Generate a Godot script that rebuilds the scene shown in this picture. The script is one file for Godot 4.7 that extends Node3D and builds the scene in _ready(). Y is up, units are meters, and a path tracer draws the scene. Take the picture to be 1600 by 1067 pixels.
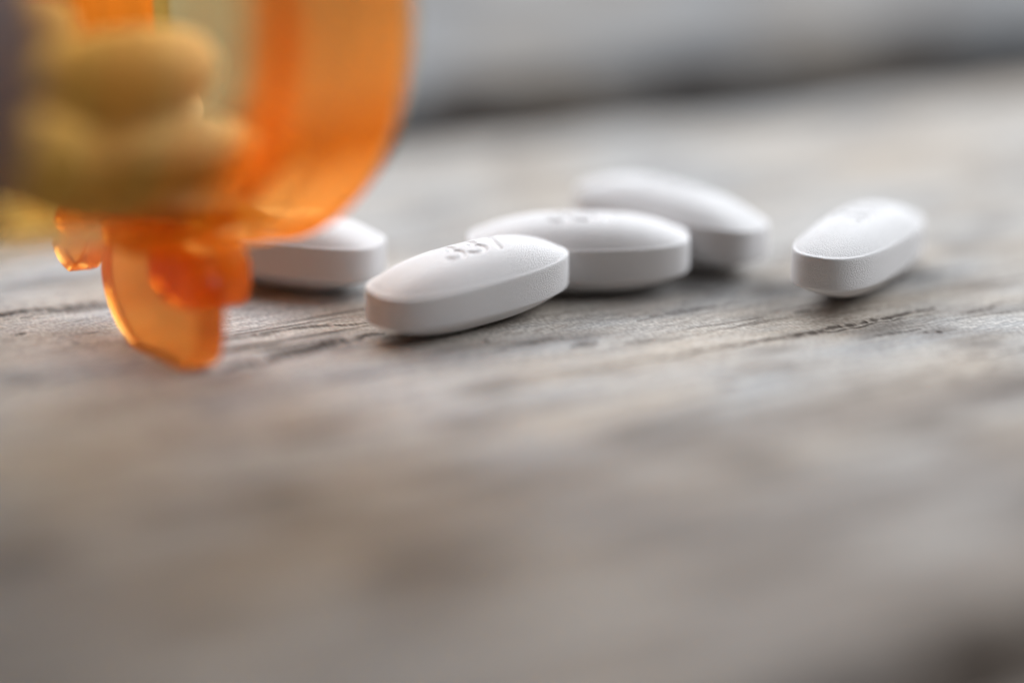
extends Node3D

# Everything is in metres; MM turns millimetres into metres.
const MM := 0.001
const GRAIN := 25.0                       # the planks' grain runs this many degrees from the x axis

var rng := RandomNumberGenerator.new()
var M := {}


# ---------------------------------------------------------------- helpers
func tag(o: Node3D, label := "", category := "", group := "", kind := "") -> void:
	for pair in [["label", label], ["category", category], ["group", group], ["kind", kind]]:
		if pair[1] != "":
			o.set_meta(pair[0], pair[1])


func base(called: String) -> Node3D:
	var o := Node3D.new()
	o.name = called
	add_child(o, true)
	return o


func part(called: String, mesh: Mesh, material: Material, parent: Node3D) -> MeshInstance3D:
	var o := MeshInstance3D.new()
	o.name = called
	o.mesh = mesh
	o.material_override = material
	parent.add_child(o, true)
	return o


func noise(kind: int, frequency: float, octaves: int, sd: int) -> FastNoiseLite:
	var n := FastNoiseLite.new()
	n.noise_type = kind
	n.frequency = frequency
	n.seed = sd
	n.fractal_type = FastNoiseLite.FRACTAL_FBM if octaves > 1 else FastNoiseLite.FRACTAL_NONE
	n.fractal_octaves = octaves
	return n


# a grey noise picture w x h, drawn at sw x sh and stretched: long streaks when sw is much less than w
func streaks(n: FastNoiseLite, sw: int, sh: int, w: int, h: int) -> PackedByteArray:
	var im := n.get_image(sw, sh, false, false, false)
	im.convert(Image.FORMAT_L8)
	if sw != w or sh != h:
		im.resize(w, h, Image.INTERPOLATE_CUBIC)
	return im.get_data()


# triangles of a grid of points, rows x columns, closed round the columns when asked
func grid_mesh(points: PackedVector3Array, rows: int, cols: int, closed: bool, uvs := PackedVector2Array()) -> ArrayMesh:
	var st := SurfaceTool.new()
	st.begin(Mesh.PRIMITIVE_TRIANGLES)
	st.set_smooth_group(0)
	for i in points.size():
		if uvs.size():
			st.set_uv(uvs[i])
		st.add_vertex(points[i])
	var last := cols if closed else cols - 1
	var volume := 0.0                                # tells which way round a closed shape was laid out
	if closed:
		for r in rows - 1:
			for c in cols:
				var i := r * cols + c
				var j := r * cols + (c + 1) % cols
				volume += points[i].dot(points[j].cross(points[i + cols])) + points[j].dot(points[j + cols].cross(points[i + cols]))
	for r in rows - 1:
		for c in last:
			var a := r * cols + c
			var b := r * cols + (c + 1) % cols
			if volume > 0.0:
				var swap := a
				a = b
				b = swap
			var d := a + cols
			var e := b + cols
			st.add_index(a); st.add_index(b); st.add_index(d)
			st.add_index(b); st.add_index(e); st.add_index(d)
	st.generate_normals()
	return st.commit()


# ---------------------------------------------------------------- the wood
const TW := 2048
const TH := 1152
const U0 := -80.0
const V0 := -68.0
const ULEN := 200.0
const VLEN := 170.0


func grain_uv(x: float, z: float) -> Vector2:
	var a := deg_to_rad(GRAIN)
	return Vector2(x * cos(a) - z * sin(a), x * sin(a) + z * cos(a))


func grain_point(u: float, v: float, y: float) -> Vector3:
	var a := deg_to_rad(GRAIN)
	return Vector3(u * cos(a) + v * sin(a), y, -u * sin(a) + v * cos(a)) * MM


# a weathered split in the wood from one point (mm, x z) to another: adds to the depth array
func split(crack: PackedFloat32Array, from: Vector2, to: Vector2, width: float, depth: float, wander: float, sd: int) -> void:
	var n := noise(FastNoiseLite.TYPE_SIMPLEX_SMOOTH, 0.12, 3, sd)
	var a := grain_uv(from.x, from.y)
	var b := grain_uv(to.x, to.y)
	var steps := int(a.distance_to(b) / 0.05)
	for i in steps + 1:
		var t := float(i) / steps
		var p := a.lerp(b, t) + Vector2(0, n.get_noise_1d(t * a.distance_to(b)) * wander)
		var w: float = 2.1 * width * (0.35 + 0.65 * sin(PI * clampf(t, 0.03, 0.97))) * (0.7 + 0.6 * n.get_noise_1d(t * 300.0 + 50.0))
		var d: float = depth * clampf(0.9 + 1.2 * n.get_noise_1d(t * 170.0 + 900.0), 0.1, 1.0)
		var px := int((p.x - U0) / ULEN * TW)
		var r := int(ceil(w / VLEN * TH)) + 1
		for k in range(-r, r + 1):
			var py := int((p.y - V0) / VLEN * TH) + k
			if px < 0 or px >= TW or py < 0 or py >= TH:
				continue
			var off: float = absf((py + 0.5) / TH * VLEN + V0 - p.y) / maxf(w, 0.05)
			var at := py * TW + px
			crack[at] = maxf(crack[at], d * clampf(1.25 - off, 0.0, 1.0))


func make_wood() -> void:
	var smooth := FastNoiseLite.TYPE_SIMPLEX_SMOOTH
	var bands := streaks(noise(smooth, 0.040, 4, 11), 36, 576, TW, TH)       # growth rings, broad
	var fibre := streaks(noise(smooth, 0.10, 4, 12), 90, 1152, TW, TH)       # long fibres
	var patch := streaks(noise(smooth, 0.026, 5, 13), 230, 400, TW, TH)      # grey weathering against bare tan
	var stain := streaks(noise(smooth, 0.050, 5, 14), 190, 420, TW, TH)      # dark worn-in dirt
	var speck := streaks(noise(smooth, 0.24, 3, 15), 520, 1152, TW, TH)      # torn fibres
	var grit := streaks(noise(smooth, 0.22, 2, 18), 2048, 1152, TW, TH)      # dust and open pores
	var check := streaks(noise(smooth, 0.06, 3, 16), 60, 1152, TW, TH)       # drying checks
	var gate := streaks(noise(smooth, 0.03, 2, 17), 200, 300, TW, TH)
	var crack := PackedFloat32Array()
	crack.resize(TW * TH)
	# splits that the photograph shows, where they lie (x z in mm)
	split(crack, Vector2(20.5, 1.9), Vector2(41.0, -9.2), 0.34, 0.9, 0.8, 1)
	split(crack, Vector2(43.0, 4.8), Vector2(62.0, -4.6), 0.26, 0.7, 0.8, 2)
	split(crack, Vector2(-56.0, -5.2), Vector2(-33.0, -13.8), 0.45, 1.0, 1.0, 3)
	split(crack, Vector2(-45.0, -8.6), Vector2(-38.0, -11.0), 0.9, 0.8, 1.2, 4)
	split(crack, Vector2(-27.0, 7.6), Vector2(-12.0, -1.6), 0.7, 1.0, 1.6, 5)
	split(crack, Vector2(-33.0, 0.5), Vector2(-13.0, -5.5), 0.35, 0.8, 1.0, 6)
	split(crack, Vector2(5.5, 1.6), Vector2(8.0, 0.3), 0.5, 0.8, 0.4, 7)
	split(crack, Vector2(-2.0, 2.6), Vector2(4.8, -0.8), 0.3, 0.6, 0.8, 8)
	split(crack, Vector2(10.5, 0.6), Vector2(13.5, -0.8), 0.4, 0.5, 0.5, 9)
	split(crack, Vector2(-52.0, -17.0), Vector2(-30.0, -26.0), 0.3, 0.5, 1.0, 10)
	split(crack, Vector2(12.0, -6.0), Vector2(22.0, -11.0), 0.35, 0.5, 1.5, 21)
	split(crack, Vector2(44.0, -8.0), Vector2(66.0, -19.0), 0.3, 0.5, 1.5, 22)
	split(crack, Vector2(-62.0, 22.0), Vector2(-38.0, 8.0), 0.4, 0.5, 1.5, 23)
	for i in 560:                                                            # small pits and torn checks all over
		var at := Vector2(rng.randf_range(-78, 80), rng.randf_range(-66, 80))
		var long := rng.randf_range(0.6, 2.0) if i % 3 else rng.randf_range(3.0, 9.0)
		var turn := deg_to_rad(GRAIN + rng.randf_range(-5, 5))
		split(crack, at, at + Vector2(cos(turn), -sin(turn)) * long, rng.randf_range(0.06, 0.26), rng.randf_range(0.3, 0.9), 0.5, 100 + i)
	for i in 26:                                                             # long hairline splits
		var at := Vector2(rng.randf_range(-85, 60), rng.randf_range(-66, 85))
		var turn := deg_to_rad(GRAIN + rng.randf_range(-2, 2))
		split(crack, at, at + Vector2(cos(turn), -sin(turn)) * rng.randf_range(15, 60), rng.randf_range(0.08, 0.2), rng.randf_range(0.4, 0.9), 1.2, 1000 + i)
	var color := PackedByteArray()
	color.resize(TW * TH * 3)
	var height := PackedFloat32Array()
	height.resize(TW * TH)
	var tan_ := Color(0.435, 0.375, 0.318)
	var grey := Color(0.375, 0.368, 0.365)
	var pale := Color(0.50, 0.475, 0.44)
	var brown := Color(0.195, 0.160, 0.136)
	var dark := Color(0.055, 0.039, 0.031)
	var to8 := PackedByteArray()
	to8.resize(1025)
	for i in 1025:
		to8[i] = int(round(255.0 * Color(i / 1024.0, 0, 0).linear_to_srgb().r))
	for i in TW * TH:
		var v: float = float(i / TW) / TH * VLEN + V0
		var fb := fibre[i] / 255.0 - 0.5
		var bd := bands[i] / 255.0 - 0.5
		var sp := speck[i] / 255.0 - 0.5
		var gr := grit[i] / 255.0 - 0.5
		var p := clampf((patch[i] / 255.0 - 0.5) * 2.4 + 0.5 + bd * 0.9, 0.0, 1.0)
		var ck := clampf((check[i] / 255.0 - 0.66) * 6.0, 0.0, 1.0) * clampf((gate[i] / 255.0 - 0.48) * 5.0, 0.0, 1.0)
		var brown_shade := clampf((bd * 1.1 + fb * 0.5 + (stain[i] / 255.0 - 0.5) * 0.7) * 3.0 + clampf((v - 20.0) / 12.0, -0.9, 0.95), 0.0, 1.0)   # brown grain streaks; their bias to the near half paints in foreground light falloff
		var st := clampf((stain[i] / 255.0 - 0.55) * 3.8 + fb * 1.2 + sp * 0.7, 0.0, 0.75)
		var cr := maxf(crack[i], ck * 0.75)
		var bright := 1.0 + fb * 0.42 + bd * 0.30 + sp * 0.50 + gr * 0.62
		var d := clampf(st * 0.6 + cr * 0.95, 0.0, 0.97)
		var w := clampf(sp * 1.4 + fb * 0.9 + gr * 0.5, 0.0, 0.6)
		var r := lerpf(lerpf(lerpf(tan_.r, grey.r, p), pale.r, w), brown.r, brown_shade * 0.78) * bright
		var g := lerpf(lerpf(lerpf(tan_.g, grey.g, p), pale.g, w), brown.g, brown_shade * 0.78) * bright
		var b := lerpf(lerpf(lerpf(tan_.b, grey.b, p), pale.b, w), brown.b, brown_shade * 0.78) * bright
		color[i * 3] = to8[int(clampf(lerpf(r, dark.r, d), 0.0, 1.0) * 1024.0)]
		color[i * 3 + 1] = to8[int(clampf(lerpf(g, dark.g, d), 0.0, 1.0) * 1024.0)]
		color[i * 3 + 2] = to8[int(clampf(lerpf(b, dark.b, d), 0.0, 1.0) * 1024.0)]
		height[i] = 0.5 + fb * 0.50 + bd * 0.25 + sp * 0.24 + gr * 0.10 - cr * 1.3 - st * 0.35
	# the board behind has its own texture, greyer and darker with heavier dark patches
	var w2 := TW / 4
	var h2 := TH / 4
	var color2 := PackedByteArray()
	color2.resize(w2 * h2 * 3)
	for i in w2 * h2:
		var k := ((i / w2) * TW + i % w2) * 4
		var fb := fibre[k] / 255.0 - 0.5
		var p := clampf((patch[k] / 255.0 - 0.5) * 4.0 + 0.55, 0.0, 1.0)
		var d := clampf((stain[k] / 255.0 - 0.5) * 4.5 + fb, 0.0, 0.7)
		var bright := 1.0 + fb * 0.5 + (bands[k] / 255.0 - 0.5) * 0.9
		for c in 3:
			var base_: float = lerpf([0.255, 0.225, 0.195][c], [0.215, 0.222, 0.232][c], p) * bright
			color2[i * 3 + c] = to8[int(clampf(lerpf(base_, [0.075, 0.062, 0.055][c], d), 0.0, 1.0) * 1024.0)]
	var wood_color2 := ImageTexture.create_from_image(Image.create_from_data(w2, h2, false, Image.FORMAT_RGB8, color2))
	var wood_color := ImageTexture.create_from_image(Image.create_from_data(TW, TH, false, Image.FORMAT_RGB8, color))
	var wood_height := ImageTexture.create_from_image(Image.create_from_data(TW, TH, false, Image.FORMAT_RF, height.to_byte_array()))
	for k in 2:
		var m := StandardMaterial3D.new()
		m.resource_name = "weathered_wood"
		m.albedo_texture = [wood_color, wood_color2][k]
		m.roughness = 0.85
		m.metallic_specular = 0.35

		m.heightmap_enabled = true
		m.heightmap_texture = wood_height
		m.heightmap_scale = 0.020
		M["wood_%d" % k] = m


# one plank between two worn edges; far_edge and near_edge give v (mm across the grain) for u (mm along it)
func plank_mesh(u_from: float, u_to: float, far_edge: Callable, near_edge: Callable, step: float, round_far: float, round_near: float, drop: float, sd: int, shift: Vector2) -> ArrayMesh:
	var n := noise(FastNoiseLite.TYPE_SIMPLEX_SMOOTH, 0.02, 3, sd)
	var cols := int((u_to - u_from) / step) + 3      # the first and the last close the ends
	var across := PackedFloat32Array()      # -1..0: down the far side, 0..1 the top, 1..2: down the near side
	across.append_array([-1.0, -0.5])
	var top := int((near_edge.call(0.0) - far_edge.call(0.0)) / step)
	for k in 15:
		across.append(0.5 * pow(k / 15.0, 1.6) * 0.18)
	for k in top + 1:
		across.append(lerpf(0.09, 0.91, float(k) / top))
	for k in 15:
		across.append(1.0 - 0.09 * pow((14.0 - k) / 15.0, 1.6))
	across.append_array([1.5, 2.0])
	var pts := PackedVector3Array()
	var uvs := PackedVector2Array()
	for t in across:
		for c in cols:
			var u := lerpf(u_from, u_to, clampf(float(c - 1) / (cols - 3), 0.0, 1.0))
			var va: float = far_edge.call(u) + n.get_noise_2d(u * 2.2, 400.0) * 1.6
			var vb: float = near_edge.call(u) + n.get_noise_2d(u * 2.2, 700.0) * 1.6
			var v := lerpf(va, vb, clampf(t, 0.0, 1.0))
			var ra := round_far * (1.0 + 0.5 * n.get_noise_2d(u, 90.0))
			var rb := round_near * (1.0 + 0.5 * n.get_noise_2d(u, 190.0))
			var da := clampf(1.0 - (v - va) / ra, 0.0, 1.0)
			var db := clampf(1.0 - (vb - v) / rb, 0.0, 1.0)
			var y := -ra * (1.0 - sqrt(maxf(0.0, 1.0 - da * da))) - rb * (1.0 - sqrt(maxf(0.0, 1.0 - db * db)))
			y += n.get_noise_2d(u * 1.2, v * 3.0) * 0.22 + drop
			if t < 0.0:
				y = lerpf(y, -28.0, -t)
			elif t > 1.0:
				y = lerpf(y, -28.0, t - 1.0)
			if c == 0 or c == cols - 1:
				y = -28.0
			pts.append(grain_point(u, v, y))
			uvs.append(Vector2(pingpong((u - U0 + (y if c == 0 or c == cols - 1 else 0.0)) / ULEN + shift.x, 1.0), pingpong((v - V0 + (y if t < 0.0 or t > 1.0 else 0.0)) / VLEN + shift.y, 1.0)))
	return grid_mesh(pts, across.size(), cols, false, uvs)


# ---------------------------------------------------------------- the tablets
const TA := 10.95
const TB := 4.55
const BAND := 1.68        # half the height of the straight side
const DOME := 2.10


# strokes of the pressed number, as short segments in mm round its middle
func digits() -> Array:
	var segs := []
	var x0 := -3.1
	for d in [3, 3, 7]:
		var line := PackedVector2Array()
		if d == 3:
			for k in 9:
				var a := lerpf(-2.5, 1.45, k / 8.0)
				line.append(Vector2(0.95 + 0.82 * cos(a), -0.78 + 0.74 * sin(a)))
			for k in 9:
				var a := lerpf(-1.45, 2.6, k / 8.0)
				line.append(Vector2(0.92 + 0.92 * cos(a), 0.80 + 0.82 * sin(a)))
		else:
			line.append_array([Vector2(0.05, -1.5), Vector2(1.85, -1.5), Vector2(1.2, -0.1), Vector2(0.75, 1.6)])
		for k in line.size() - 1:
			segs.append([line[k] * 1.12 + Vector2(x0, -0.45), line[k + 1] * 1.12 + Vector2(x0, -0.45)])
		x0 += 2.5
	return segs


func tablet_mesh(rings: int, segments: int, pressed: bool) -> ArrayMesh:
	var strokes := digits() if pressed else []
	var prof := []                                # [share of the outline, height, on the dome]
	for k in rings + 1:
		var q := 0.962 * k / rings
		prof.append([q, BAND + 0.03 + DOME * (1.0 - pow(q / 0.962, 2.7))])
	prof.append([0.972, BAND + 0.012]); prof.append([0.982, BAND - 0.01])
	prof.append([0.991, BAND - 0.05]); prof.append([0.997, BAND - 0.14]); prof.append([1.0, BAND - 0.30])
	prof.append([1.001, 0.8]); prof.append([1.001, -0.8])
	prof.append([1.0, -BAND + 0.30]); prof.append([0.997, -BAND + 0.14]); prof.append([0.991, -BAND + 0.05]); prof.append([0.985, -BAND])
	for k in 21:
		var q := 0.965 * (20 - k) / 20.0
		prof.append([q, -BAND - 0.02 - DOME * (1.0 - pow(q / 0.965, 2.7))])
	var pts := PackedVector3Array()
	for i in prof.size():
		for s in segments:
			var t := TAU * s / segments
			var x: float = TA * signf(cos(t)) * pow(absf(cos(t)), 2.0 / 2.75) * prof[i][0]
			var z: float = TB * signf(sin(t)) * pow(absf(sin(t)), 2.0 / 2.75) * prof[i][0]
			var y: float = prof[i][1]
			if pressed and i <= rings and absf(x) < 4.6 and absf(z) < 3.4:
				var near := 9.0
				for g in strokes:
					var p := Geometry2D.get_closest_point_to_segment(Vector2(x, z), g[0], g[1])
					near = minf(near, p.distance_to(Vector2(x, z)))
				y -= 0.21 * (1.0 - smoothstep(0.10, 0.44, near))
			pts.append(Vector3(x, y, z) * MM)
	return grid_mesh(pts, prof.size(), segments, true)


var tablet_first: MeshInstance3D
var tablet_last: MeshInstance3D
var vial_place: Transform3D


# a tablet whose middle is at (x, y, z) mm; yaw turns its right end away, roll lifts its near side, pitch lifts its right end
func tablet(x: float, y: float, z: float, yaw: float, pitch: float, roll: float, label: String, group: String) -> void:
	var o: MeshInstance3D
	if tablet_first == null:
		o = MeshInstance3D.new()
		o.name = "tablet"
		o.mesh = tablet_mesh(84, 236, true)
		o.material_override = M.coating
		tablet_first = o
	else:
		o = tablet_first.duplicate()
		o.name = "tablet_%03d" % get_meta("tablets")
	set_meta("tablets", get_meta("tablets", 0) + 1)
	add_child(o, true)
	o.transform = Transform3D(Basis.from_euler(Vector3(deg_to_rad(-roll), deg_to_rad(yaw), deg_to_rad(pitch)), EULER_ORDER_YZX), Vector3(x, y, z) * MM)
	tag(o, label, "tablet", group)
	tablet_last = o


# the same inside the vial: s mm in from the mouth, up mm and near mm from its axis
func tablet_in(s: float, up: float, near: float, yaw: float, pitch: float, roll: float, label: String) -> void:
	tablet(-s, up, near, yaw, pitch, roll, label, "white tablets heaped inside the amber bottle")
	tablet_last.transform = vial_place * tablet_last.transform


# ---------------------------------------------------------------- the vial
# its own axes: +x out of the mouth, mouth rim at x = 0; angles round the axis from +z (towards the camera) to +y
func ring_point(s: float, r: float, a: float) -> Vector3:
	return Vector3(-s, r * sin(a), r * cos(a)) * MM


func lathe(prof: Array, segments: int) -> ArrayMesh:
	var pts := PackedVector3Array()
	for p in prof:
		for k in segments:
			pts.append(ring_point(p.x, p.y, -TAU * k / segments))
	return grid_mesh(pts, prof.size(), segments, true)


# a solid tongue that stands out from the collar: outline in (degrees round the axis, radius mm), thick along the axis, with rounded rims
func tongue(outline: Array, s0: float, s1: float, bevel: float) -> ArrayMesh:
	var flat := PackedVector2Array()
	for p in outline:
		flat.append(Vector2(cos(deg_to_rad(p.x)), sin(deg_to_rad(p.x))) * p.y)
	# round the outline's corners twice
	for turn in 2:
		var cut := PackedVector2Array()
		for k in flat.size():
			var a := flat[k]
			var b := flat[(k + 1) % flat.size()]
			cut.append(a.lerp(b, 0.25)); cut.append(a.lerp(b, 0.75))
		flat = cut
	if Geometry2D.is_polygon_clockwise(flat):
		flat.reverse()
	var mid := Vector2.ZERO
	for p in flat:
		mid += p / flat.size()
	var all := []
	for k in 5:
		var t := PI / 2 * (4 - k) / 4.0
		all.append([s0 + bevel * (1.0 - sin(t)), bevel * (1.0 - cos(t))])
	for k in 5:
		var t := PI / 2 * k / 4.0
		all.append([s1 - bevel * (1.0 - sin(t)), bevel * (1.0 - cos(t))])
	var pts := PackedVector3Array()
	for k in flat.size():
		pts.append(Vector3(-s0 * MM, mid.y * MM, mid.x * MM))
	for row in all:
		for p in flat:
			var q: Vector2 = p + (mid - p).normalized() * row[1]
			pts.append(Vector3(-row[0], q.y, q.x) * MM)
	for k in flat.size():
		pts.append(Vector3(-s1 * MM, mid.y * MM, mid.x * MM))
	return grid_mesh(pts, all.size() + 2, flat.size(), true)


func make_vial() -> void:
	var v := base("pill_bottle")
	tag(v, "clear amber pill bottle lying tipped, its mouth spilling white tablets", "bottle")
	var m := Vector3(cos(deg_to_rad(38)) * cos(deg_to_rad(7)), -sin(deg_to_rad(7)), -sin(deg_to_rad(38)) * cos(deg_to_rad(7)))
	var u := m.cross(Vector3.UP).normalized()
	v.transform = Transform3D(Basis(m, u.cross(m), u), Vector3(-21.2, 30.92, -6.0) * MM)
	vial_place = v.transform
	# outside from the rim back, round the base, then the inside out again
	var prof := []
	for p in [[19.35, 0.35], [19.7, 0.06], [20.2, 0.0], [20.35, 0.3], [20.4, 0.9], [20.35, 1.2], [20.2, 1.4], [20.2, 19.0], [20.45, 19.8], [20.5, 26.0], [20.5, 40.0], [20.5, 56.0], [20.5, 71.0], [20.2, 72.4], [19.4, 73.4], [18.0, 73.9], [16.0, 74.0], [15.4, 73.4], [8.0, 73.2], [0.01, 73.2], [0.01, 71.9], [8.0, 71.9], [16.5, 71.8], [18.2, 71.2], [19.0, 69.8], [19.05, 56.0], [19.05, 40.0], [19.1, 26.0], [19.1, 19.0], [19.15, 12.0], [19.2, 6.0], [19.2, 1.2], [19.25, 0.7], [19.35, 0.35]]:
		prof.append(Vector2(p[1], p[0]))
	part("body", lathe(prof, 160), M.amber, v)
	# the ribbed collar round the neck and the flange round it, each a thin shell over the wall
	var shells := {
		"collar": [[20.5, 1.5], [21.2, 1.6], [21.45, 2.0], [21.5, 2.6], [21.3, 3.2], [21.2, 4.4], [21.25, 5.0], [21.5, 5.4], [21.6, 6.0], [21.5, 6.6], [21.25, 7.0], [21.25, 8.4], [21.5, 8.7], [21.75, 9.2], [21.75, 11.6], [21.5, 12.0], [21.3, 12.4], [21.3, 17.6], [21.25, 18.4], [20.95, 18.8], [20.5, 18.9]],
		"flange": [[21.4, 14.0], [21.8, 14.1], [22.0, 14.4], [22.0, 16.6], [21.8, 16.9], [21.4, 17.0]],
	}
	for called in shells:
		var neck := []
		for p in shells[called]:
			neck.append(Vector2(p[1], p[0]))
		part(called, lathe(neck, 160), M.amber_collar, v)
	for s in [22.0, 23.1, 30.5]:                 # fine rings left by the mould
		var ring := []
		for p in [[20.47, s], [20.6, s + 0.06], [20.6, s + 0.2], [20.47, s + 0.26]]:
			ring.append(Vector2(p[1], p[0]))
		part("mould_ring", lathe(ring, 160), M.amber_collar, v)
	# the wide push tab under the collar, its stop, and the lugs beside it
	part("push_tab", tongue([Vector2(-113, 21.5), Vector2(-113, 26.0), Vector2(-108, 30.0), Vector2(-100, 32.6), Vector2(-90, 33.8), Vector2(-82, 33.2), Vector2(-75, 32.0), Vector2(-73, 21.5)], 9.2, 12.4, 0.5), M.amber_tab, v)
	part("tab_stop", tongue([Vector2(-100, 21.5), Vector2(-99, 27.0), Vector2(-90, 28.0), Vector2(-80, 27.6), Vector2(-76, 26.6), Vector2(-75, 21.5)], 5.6, 9.6, 0.5), M.amber_tab, v)
	part("locking_lug", tongue([Vector2(-126, 21.5), Vector2(-126, 31.4), Vector2(-121, 32.4), Vector2(-115, 31.6), Vector2(-115, 21.5)], 9.6, 12.8, 0.4), M.amber_tab, v)
	part("locking_lug", tongue([Vector2(52, 21.5), Vector2(53, 25.6), Vector2(59, 26.0), Vector2(65, 25.6), Vector2(66, 21.5)], 9.6, 12.0, 0.4), M.amber_tab, v)
	part("locking_lug", tongue([Vector2(172, 21.5), Vector2(173, 25.6), Vector2(179, 26.0), Vector2(185, 25.6), Vector2(186, 21.5)], 9.6, 12.0, 0.4), M.amber_tab, v)
	# the paper label round the body: a thin sleeve of its own thickness
	var sleeve := []
	for p in [[20.56, 39.6], [20.70, 39.62], [20.72, 39.8], [20.72, 69.8], [20.70, 69.98], [20.56, 70.0], [20.56, 39.6]]:
		sleeve.append(Vector2(p[1], p[0]))
	part("label", lathe(sleeve, 160), M.paper, v)


# the bottle's ribbed cap, flat on the table; the raised end of the bottle leans on its edge
func make_cap() -> void:
	var pts := PackedVector3Array()
	var rows := [[0.01, 13.9], [21.0, 13.9], [21.0, 0.0], [22.2, 0.0], [22.4, 0.4], [22.4, 13.2], [22.0, 14.6], [21.0, 15.3], [18.0, 15.4], [0.01, 15.4]]
	for r in rows.size():
		for k in 240:
			var rib := 0.28 if (r == 4 or r == 5) and k % 4 < 2 else 0.0
			var a := TAU * k / 240
			pts.append(Vector3((rows[r][0] - rib) * cos(a), rows[r][1], (rows[r][0] - rib) * sin(a)) * MM)
	var o := MeshInstance3D.new()
	o.name = "bottle_cap"
	o.mesh = grid_mesh(pts, rows.size(), 240, true)
	o.material_override = M.cap
	add_child(o, true)
	o.position = Vector3(-73.0, 0.1, 34.5) * MM
	tag(o, "white ribbed cap lying under the raised end of the amber bottle", "bottle cap")


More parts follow.
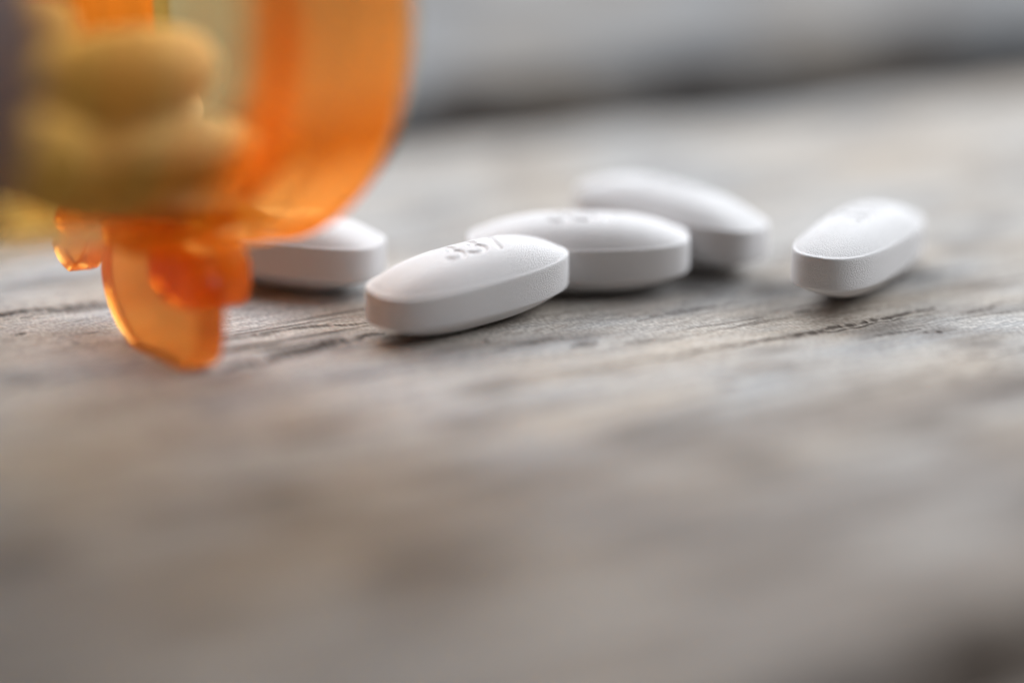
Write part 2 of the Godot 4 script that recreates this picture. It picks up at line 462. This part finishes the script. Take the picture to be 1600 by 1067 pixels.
# ---------------------------------------------------------------- the scene
func _ready() -> void:
	rng.seed = 20
	# camera: a long macro lens wide open, 370 mm away and 20 degrees above the table
	var cam := Camera3D.new()
	cam.name = "camera"
	var lens := CameraAttributesPhysical.new()
	lens.frustum_focal_length = 137.2
	lens.frustum_focus_distance = 0.3745
	lens.frustum_near = 0.01
	lens.frustum_far = 50.0
	lens.exposure_aperture = 3.1
	cam.attributes = lens
	cam.fov = 10.0
	cam.near = 0.01
	cam.far = 50.0
	var e := deg_to_rad(20.0)
	cam.position = Vector3(0, sin(e), cos(e)) * 0.370
	cam.rotation.x = -e
	add_child(cam)

	var world := WorldEnvironment.new()
	world.name = "world"
	var env := Environment.new()
	env.background_mode = Environment.BG_COLOR
	env.background_color = Color(0.012, 0.010, 0.009).linear_to_srgb()
	env.tonemap_mode = Environment.TONE_MAPPER_LINEAR
	env.tonemap_exposure = 1.08
	env.sdfgi_enabled = true
	env.ssao_enabled = true
	env.ssil_enabled = true
	world.environment = env
	add_child(world)

	# daylight from two windows behind the table: a broad one to the right, and one to the left behind the bottle
	for w in [
		["window_daylight", Vector3(0.50, 0.44, -0.24), Vector2(0.8, 0.3), 0.66],
		["left_window_daylight", Vector3(-0.30, 0.54, -0.60), Vector2(0.8, 0.4), 1.0],
	]:
		var window := AreaLight3D.new()
		window.name = w[0]
		window.area_size = w[2]
		window.light_energy = w[3]
		window.light_color = Color(0.96, 0.98, 1.0)
		window.shadow_enabled = true
		window.set("area_range", 6.0)
		add_child(window)
		window.look_at_from_position(w[1], Vector3.ZERO)

	# materials
	make_wood()
	var grainy := noise(FastNoiseLite.TYPE_SIMPLEX_SMOOTH, 0.065, 3, 5)
	var bumps := ImageTexture.create_from_image(grainy.get_seamless_image(256, 256))
	var coat := StandardMaterial3D.new()
	coat.resource_name = "tablet_coating"
	coat.albedo_color = Color(0.765, 0.745, 0.745).linear_to_srgb()
	coat.roughness = 0.65
	coat.metallic_specular = 0.4
	coat.heightmap_enabled = true
	coat.heightmap_texture = bumps
	coat.heightmap_scale = 0.009
	coat.uv1_triplanar = true
	coat.uv1_scale = Vector3.ONE / (2.8 * MM)
	M.coating = coat
	for k in 3:                                # the thin clear wall, the hazy collar, and the solid tabs
		var amber := StandardMaterial3D.new()
		amber.resource_name = "amber_plastic"
		amber.albedo_color = [Color(1.0, 0.77, 0.36, 0.0), Color(1.0, 0.68, 0.26, 0.0), Color(1.0, 0.55, 0.12, 0.05)][k].linear_to_srgb()
		amber.roughness = [0.05, 0.12, 0.25][k]
		amber.transparency = BaseMaterial3D.TRANSPARENCY_ALPHA
		amber.refraction_enabled = true
		amber.refraction_scale = [0.006, 0.003, 0.03][k]
		amber.backlight_enabled = true
		amber.backlight = [Color(0.04, 0.024, 0.008), Color(1.0, 0.58, 0.21), Color(0.75, 0.39, 0.11)][k]
		M[["amber", "amber_collar", "amber_tab"][k]] = amber
	var paper := StandardMaterial3D.new()
	paper.resource_name = "label_paper"
	paper.albedo_color = Color(0.20, 0.145, 0.135).linear_to_srgb()
	paper.roughness = 0.7
	paper.backlight_enabled = true
	paper.backlight = Color(0.6, 0.5, 0.42)
	M.paper = paper

	var cap := StandardMaterial3D.new()
	cap.resource_name = "white_plastic"
	cap.albedo_color = Color(0.72, 0.72, 0.71).linear_to_srgb()
	cap.roughness = 0.4
	M.cap = cap

	# the table top: three worn planks with open gaps
	var table := base("table_top")
	tag(table, "weathered grey and tan wooden table top of wide worn planks", "table", "", "structure")
	var main_far := func(u: float) -> float: return -62.5 + 0.11 * (u - 16.5)
	var main_near := func(u: float) -> float: return 75.0 - 0.24 * u
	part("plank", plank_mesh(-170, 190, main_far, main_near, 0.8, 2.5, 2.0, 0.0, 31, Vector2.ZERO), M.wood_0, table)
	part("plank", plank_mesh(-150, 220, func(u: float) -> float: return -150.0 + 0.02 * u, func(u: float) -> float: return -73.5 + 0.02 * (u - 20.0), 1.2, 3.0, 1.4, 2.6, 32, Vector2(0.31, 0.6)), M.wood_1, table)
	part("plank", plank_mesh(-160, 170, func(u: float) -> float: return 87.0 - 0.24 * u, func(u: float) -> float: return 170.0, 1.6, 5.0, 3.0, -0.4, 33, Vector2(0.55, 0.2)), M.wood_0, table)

	make_vial()
	make_cap()

	# tablets: on the table
	var spilled := "white tablets spilled on the table"
	tablet(-4.2, 3.75, -5.6, 36, 1.5, -2, "white oval tablet nearest the camera, pressed number on its top, sharply in focus", spilled)
	tablet(6.5, 3.75, -15.5, 2, 0, -1, "white oval tablet lying broadside right behind the sharply focused one", spilled)
	tablet(16.0, 3.8, -25.0, -39, -1, 4, "blurred white tablet slanting behind the broadside tablet, farthest of the spilled ones", spilled)
	tablet(34.1, 3.85, -16.0, 63, -4, 0, "white tablet lying alone at the right, end on and slightly blurred", spilled)
	tablet(-22.8, 3.75, -17.4, -24, 0, 2, "white tablet half hidden under the rim of the amber bottle", spilled)
	tablet_in(23.3, -4.6, 5.0, -6, 9, -30, "topmost tablet of the heap in the bottle, its broad face to the camera")
	tablet_in(33.5, -1.6, -3.5, -12, 3, -20, "tablet showing at the upper left of the heap in the bottle, behind the topmost one")
	tablet_in(20.5, -10.9, 8.6, -4, 4, -6, "tablet in the bottle under the topmost one, reaching to the collar")
	tablet_in(38.5, -9.6, 8.6, -10, 4, -6, "tablet low at the bottle's label edge, only its bright end showing")
	tablet_in(16.5, -15.1, 0.0, -3, 0, 0, "tablet lying lowest in the bottle, along its underside")
	tablet_in(14.0, -11.3, -9.6, 5, 0, -42, "tablet against the far wall of the bottle, behind the heap")
